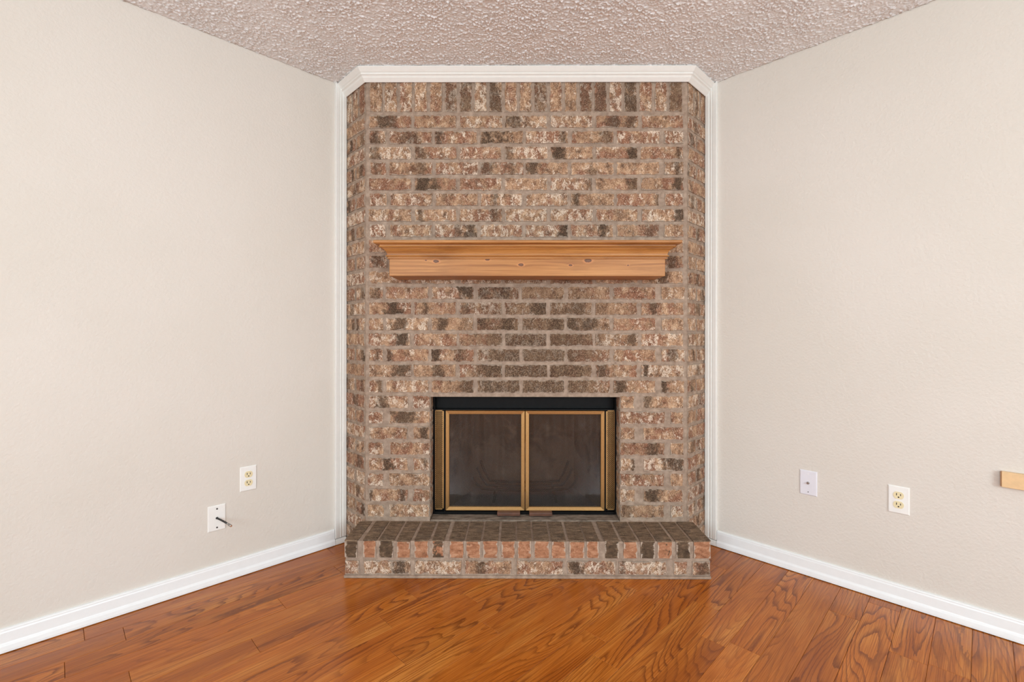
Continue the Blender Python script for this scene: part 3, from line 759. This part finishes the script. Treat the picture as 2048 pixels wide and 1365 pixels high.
def grille(x0, x1):
    z0, z1 = 0.200, 0.716; bm = bmesh.new(); y0, y1 = IY - .002, IY + .003
    for a, b in ((x0, x0 + .008), (x1 - .008, x1)): add_box(bm, a, b, y0, y1, z0, z1)
    add_box(bm, x0, x1, y0, y1, z1 - .004, z1); add_box(bm, x0, x1, y0, y1, z0, z0 + .006)
    xa, xb = x0 + .007, x1 - .007; wd = xb - xa; p_ = 0.0100; th = 0.0013
    n = int((z1 - z0 + wd) / p_)
    for k in range(n + 1):
        for s in (1, -1):
            # 45-degree strip clipped to the grille
            zc = z0 - wd + k * p_ if s > 0 else z0 + k * p_
            pa, pb = [xa, zc], [xb, zc + s * wd]
            def clip(pt, other):
                for lim, sign in ((z0, -1), (z1, 1)):
                    if sign * (pt[1] - lim) > 0:
                        pt[0] += (lim - pt[1]) / (s) if True else 0; pt[1] = lim
            clip(pa, pb); clip(pb, pa)
            if pb[0] - pa[0] < .002 or not (xa - 1e-4 <= pa[0] and pb[0] <= xb + 1e-4): continue
            vs4 = [bm.verts.new((px_, y0 + .001, pz_ + o_)) for (px_, pz_, o_) in ((pa[0], pa[1], -th), (pb[0], pb[1], -th), (pb[0], pb[1], th), (pa[0], pa[1], th))]
            vs5 = [bm.verts.new((v.co.x, y0 + .0028, v.co.z)) for v in vs4]
            bm.faces.new(vs4); bm.faces.new(vs5)
            bm.faces.new((vs4[0], vs4[1], vs5[1], vs5[0])); bm.faces.new((vs4[3], vs4[2], vs5[2], vs5[3]))
    return bm_obj('vent_grille', bm, 'aged_brass', ins)
grille(-0.476, -0.4245); grille(0.4165, 0.467)
FB = [(0.0, 0.0), (0.0, 0.009), (0.002, 0.011), (0.018, 0.0085), (0.0195, 0.0065), (0.0195, 0.0)]    # brass bar section
def door(x0, x1, hx0, hx1):
    z0, z1 = 0.1965, 0.7150
    d = box('door', x0 + .004, x1 - .004, IY + .0035, IY + .0075, z0 + .004, z1 - .004, 'black_metal', ins) if False else None
    V3_ = (0, -1, 0); O_y = IY + 0.004
    root = sweep('door', FB, (x0, O_y, z0), (1, 0, 0), V3_, (0, 0, 1), 0, z1 - z0, 'brass', ins, (1, 0), (-1, 0))
    root['label'] = 'brass-framed glass door'
    sweep('door_stile', FB, (x1, O_y, z0), (-1, 0, 0), V3_, (0, 0, 1), 0.0, z1 - z0, 'brass', root, (1, 0), (-1, 0))
    sweep('door_rail', FB, (x0, O_y, z1), (0, 0, -1), V3_, (1, 0, 0), 0.0006, x1 - x0 - .0006, 'brass', root, (1, 0), (-1, 0))
    sweep('door_rail', FB, (x0, O_y, z0), (0, 0, 1), V3_, (1, 0, 0), 0.0006, x1 - x0 - .0006, 'brass', root, (1, 0), (-1, 0))
    box('glass_pane', x0 + .012, x1 - .012, IY + .005, IY + .009, z0 + .012, z1 - .012, 'glass', root)
    h = box('handle', hx0, hx1, IY - .042, IY - .008, 0.1815, 0.1990, 'handle_wood', root, 0.003)
    h['label'] = 'brown wooden door pull'
door(-0.4155, -0.0045, -0.146, -0.029)
door(-0.0015, 0.4085, 0.018, 0.135)
# wire mesh curtain, gathered in soft folds
for x0, x1 in ((-0.40, -0.01), (0.005, 0.395)):
    n = 60; vv_, ff_ = [], []
    for k in range(n + 1):
        x = x0 + (x1 - x0) * k / n; y = 0.118 + 0.006 * math.sin(x * 95) + 0.003 * math.sin(x * 41)
        vv_ += [(x, y, 0.185), (x, y, 0.715)]
    ff_ = [(2 * k, 2 * k + 2, 2 * k + 3, 2 * k + 1) for k in range(n)]
    mesh('mesh_curtain', vv_, ff_, 'curtain', ins, smooth=True)
tube('curtain_rod', [(-0.405, 0.118, 0.712), (0.40, 0.118, 0.712)], 0.004, 'black_metal', ins)
# firebox lining panels
fz0, fz1 = HEARTH_Z + 0.002, 0.735
def quad_slab(name, p0, p1, th, mat, z0=fz0, z1=fz1):
    d = (Vector(p1) - Vector(p0)).normalized(); n_ = Vector((-d.y, d.x)) * th
    return prism(name, [p0, p1, (p1[0] + n_.x, p1[1] + n_.y), (p0[0] + n_.x, p0[1] + n_.y)], z0, z1, mat, ins)
quad_slab('firebox_side', (-0.415, 0.135), (-0.30, 0.47), 0.02, 'lining'); quad_slab('firebox_back', (-0.30, 0.47), (0.30, 0.47), 0.02, 'lining'); quad_slab('firebox_side', (0.30, 0.47), (0.408, 0.135), 0.02, 'lining')
prism('firebox_floor', [(-0.415, 0.112), (0.408, 0.112), (0.30, 0.47), (-0.30, 0.47)], HEARTH_Z - .01, HEARTH_Z + 0.010, 'ash', ins)
prism('firebox_throat', [(-0.44, 0.112), (0.435, 0.112), (0.30, 0.48), (-0.30, 0.48)], fz1, fz1 + 0.02, 'black_metal', ins)
# iron grate standing in the firebox
gz = HEARTH_Z + 0.010
gr = thing('fire_grate', (0, 0.28, gz), 'dark iron log grate with upturned bar ends behind the glass doors', 'grate')
for y, hw, up in ((0.22, 0.235, .062), (0.29, 0.215, .10), (0.36, 0.20, .12)):
    pts = [(-hw - .055, y, gz + .075 + up), (-hw - .03, y, gz + .075 + up * .45), (-hw, y, gz + .078), (-hw * .5, y, gz + .07), (0, y, gz + .07), (hw * .5, y, gz + .07), (hw, y, gz + .078), (hw + .03, y, gz + .075 + up * .45), (hw + .055, y, gz + .075 + up)]
    tube('bar', pts, 0.0075, 'screw_grey' if y == 0.29 else 'grate_iron', gr, 8)
for x in (-0.16, 0.16):
    tube('cross_bar', [(x, 0.21, gz + .057), (x, 0.37, gz + .057)], 0.0065, 'grate_iron', gr)
    for y in (0.225, 0.355):
        tube('leg', [(x, y, gz + .058), (x * 1.08, y, gz + 0.0005)], 0.008, 'grate_iron', gr)

# ------------------------------------------------------------------ wall plates
def wall_frame(side, s, z):
    """matrix whose x runs to the viewer's right along the wall, -y out of it, z up"""
    if side < 0: O = ab(S0 + s, 0, z); xd = -A_DIR; out = B_DIR
    else: O = ab(0, S0 + s, z); xd = B_DIR; out = A_DIR
    m = Matrix.Identity(4)
    for i in range(3):
        m[i][0] = xd[i]; m[i][1] = -out[i]; m[i][2] = (0, 0, 1)[i]; m[i][3] = O[i]
    return m
def disc(name, x, z, r, y0, y1, mat, parent, mw, seg=16, flat=None):
    n = seg; vv_ = []
    for y in (y0, y1):
        for k in range(n):
            a = 2 * math.pi * k / n; px_, pz_ = r * math.cos(a), r * math.sin(a)
            if flat: pz_ = max(-flat, min(flat, pz_))
            vv_.append(mw @ Vector((x + px_, y, z + pz_)))
    ff_ = [tuple(range(n)), tuple(range(n, 2 * n))] + [(k, (k + 1) % n, n + (k + 1) % n, n + k) for k in range(n)]
    return mesh(name, vv_, ff_, mat, parent)
def plate(name, side, s, z, label, cat, mat='plate_white'):
    mw = wall_frame(side, s, z)
    e = thing(name, mw.translation - Vector((0, 0, 0.0565)), label, cat)
    bm = bmesh.new(); r0 = []
    hw, hh = 0.035, 0.0567
    rings = [(0, 0.0), (0, -0.002), (0.0035, -0.0052)]
    vr = [[bm.verts.new((sx * (hw - i), y, sz * (hh - i))) for sx, sz in ((-1, -1), (1, -1), (1, 1), (-1, 1))] for i, y in rings]
    for a, b in zip(vr[:-1], vr[1:]):
        for k in range(4): bm.faces.new((a[k], a[(k + 1) % 4], b[(k + 1) % 4], b[k]))
    bm.faces.new(vr[-1])
    bm_obj('cover_plate', bm, mat, e, mw)
    return e, mw
def outlet(side, s, z, label):
    e, mw = plate('power_outlet', side, s, z, label, 'outlet')
    for zz in (0.0195, -0.0195):
        rcp = disc('receptacle', 0, zz, 0.0172, -0.0045, -0.0072, 'ivory', e, mw, 24, 0.0143); rcp['label'] = 'ivory receptacle'
        box('slot', -0.0078, -0.0052, -0.0076, -0.0068, zz - .001, zz + .0082, 'slot_black', rcp, 0, mw)
        box('slot', 0.0052, 0.0076, -0.0076, -0.0068, zz - .001, zz + .0070, 'slot_black', rcp, 0, mw)
        disc('ground_hole', 0, zz - .0075, 0.0027, -0.0068, -0.0076, 'slot_black', rcp, mw, 12)
    disc('screw', 0, 0, 0.0024, -0.005, -0.0062, 'plate_white', e, mw, 12)
outlet(-1, 0.473, 0.4385, 'white duplex power outlet with ivory sockets, beside the plate with a cable')
outlet(1, 0.801, 0.428, 'white duplex power outlet with ivory sockets, beside the coaxial jack plate')
e, mw = plate('cable_plate', -1, 0.600, 0.289, 'white wall plate with a black cable coming out of its hole', 'wall plate')
disc('screw', 0, 0.0415, 0.0036, -0.005, -0.0066, 'screw_grey', e, mw, 12); disc('screw', 0, -0.0415, 0.0036, -0.005, -0.0066, 'screw_grey', e, mw, 12)
disc('cable_hole', 0, 0, 0.0052, -0.0045, -0.0060, 'slot_black', e, mw, 16)
cb = thing('coaxial_cable', mw @ Vector((0, -0.006, 0)), 'short black coaxial cable with a metal connector poking out of a wall plate', 'cable')
p0, p1 = Vector((0.0, -0.0062, 0.0)), Vector((0.035, -0.088, -0.0210))
pt = lambda f: mw @ (p0.lerp(p1, f) + Vector((0, 0, 0.002 * math.sin(f * 3.14))))
tube('cable', [pt(0), pt(.25), pt(.5), pt(.72)], 0.0039, 'cable_black', cb, 10)
con = tube('connector', [pt(.72), pt(.80), pt(.801), pt(.84), pt(.841), pt(1.0)], [.0040, .0040, .0033, .0033, .0048, .0048], 'steel', cb, 10)
tube('connector_end', [pt(1.0), pt(1.025)], [.0044, .0040], 'copper_end', con, 10)
e, mw = plate('jack_plate', 1, 0.478, 0.425, 'white coaxial jack plate with a small metal stud', 'wall plate', 'plate_cool')
disc('screw', 0, 0.0415, 0.0022, -0.005, -0.006, 'plate_white', e, mw, 12); disc('screw', 0, -0.0415, 0.0022, -0.005, -0.006, 'screw_grey', e, mw, 12)
disc('jack_nut', 0, 0, 0.0062, -0.005, -0.007, 'steel', e, mw, 6); disc('jack_stud', 0, 0, 0.0042, -0.006, -0.016, 'steel', e, mw, 14)
# pale wooden block on the right wall
mw = wall_frame(1, 1.094, 0.582)
wb = thing('wooden_block', mw.translation, 'pale wooden block fixed to the beige wall', 'block')
box('block', 0.0, 0.30, -0.020, -0.0005, -0.028, 0.028, 'pale_wood', wb, 0.0015, mw)
box('end_cap', -0.003, 0.0005, -0.018, -0.0005, -0.026, 0.026, 'pale_wood_end', wb, 0.0, mw)
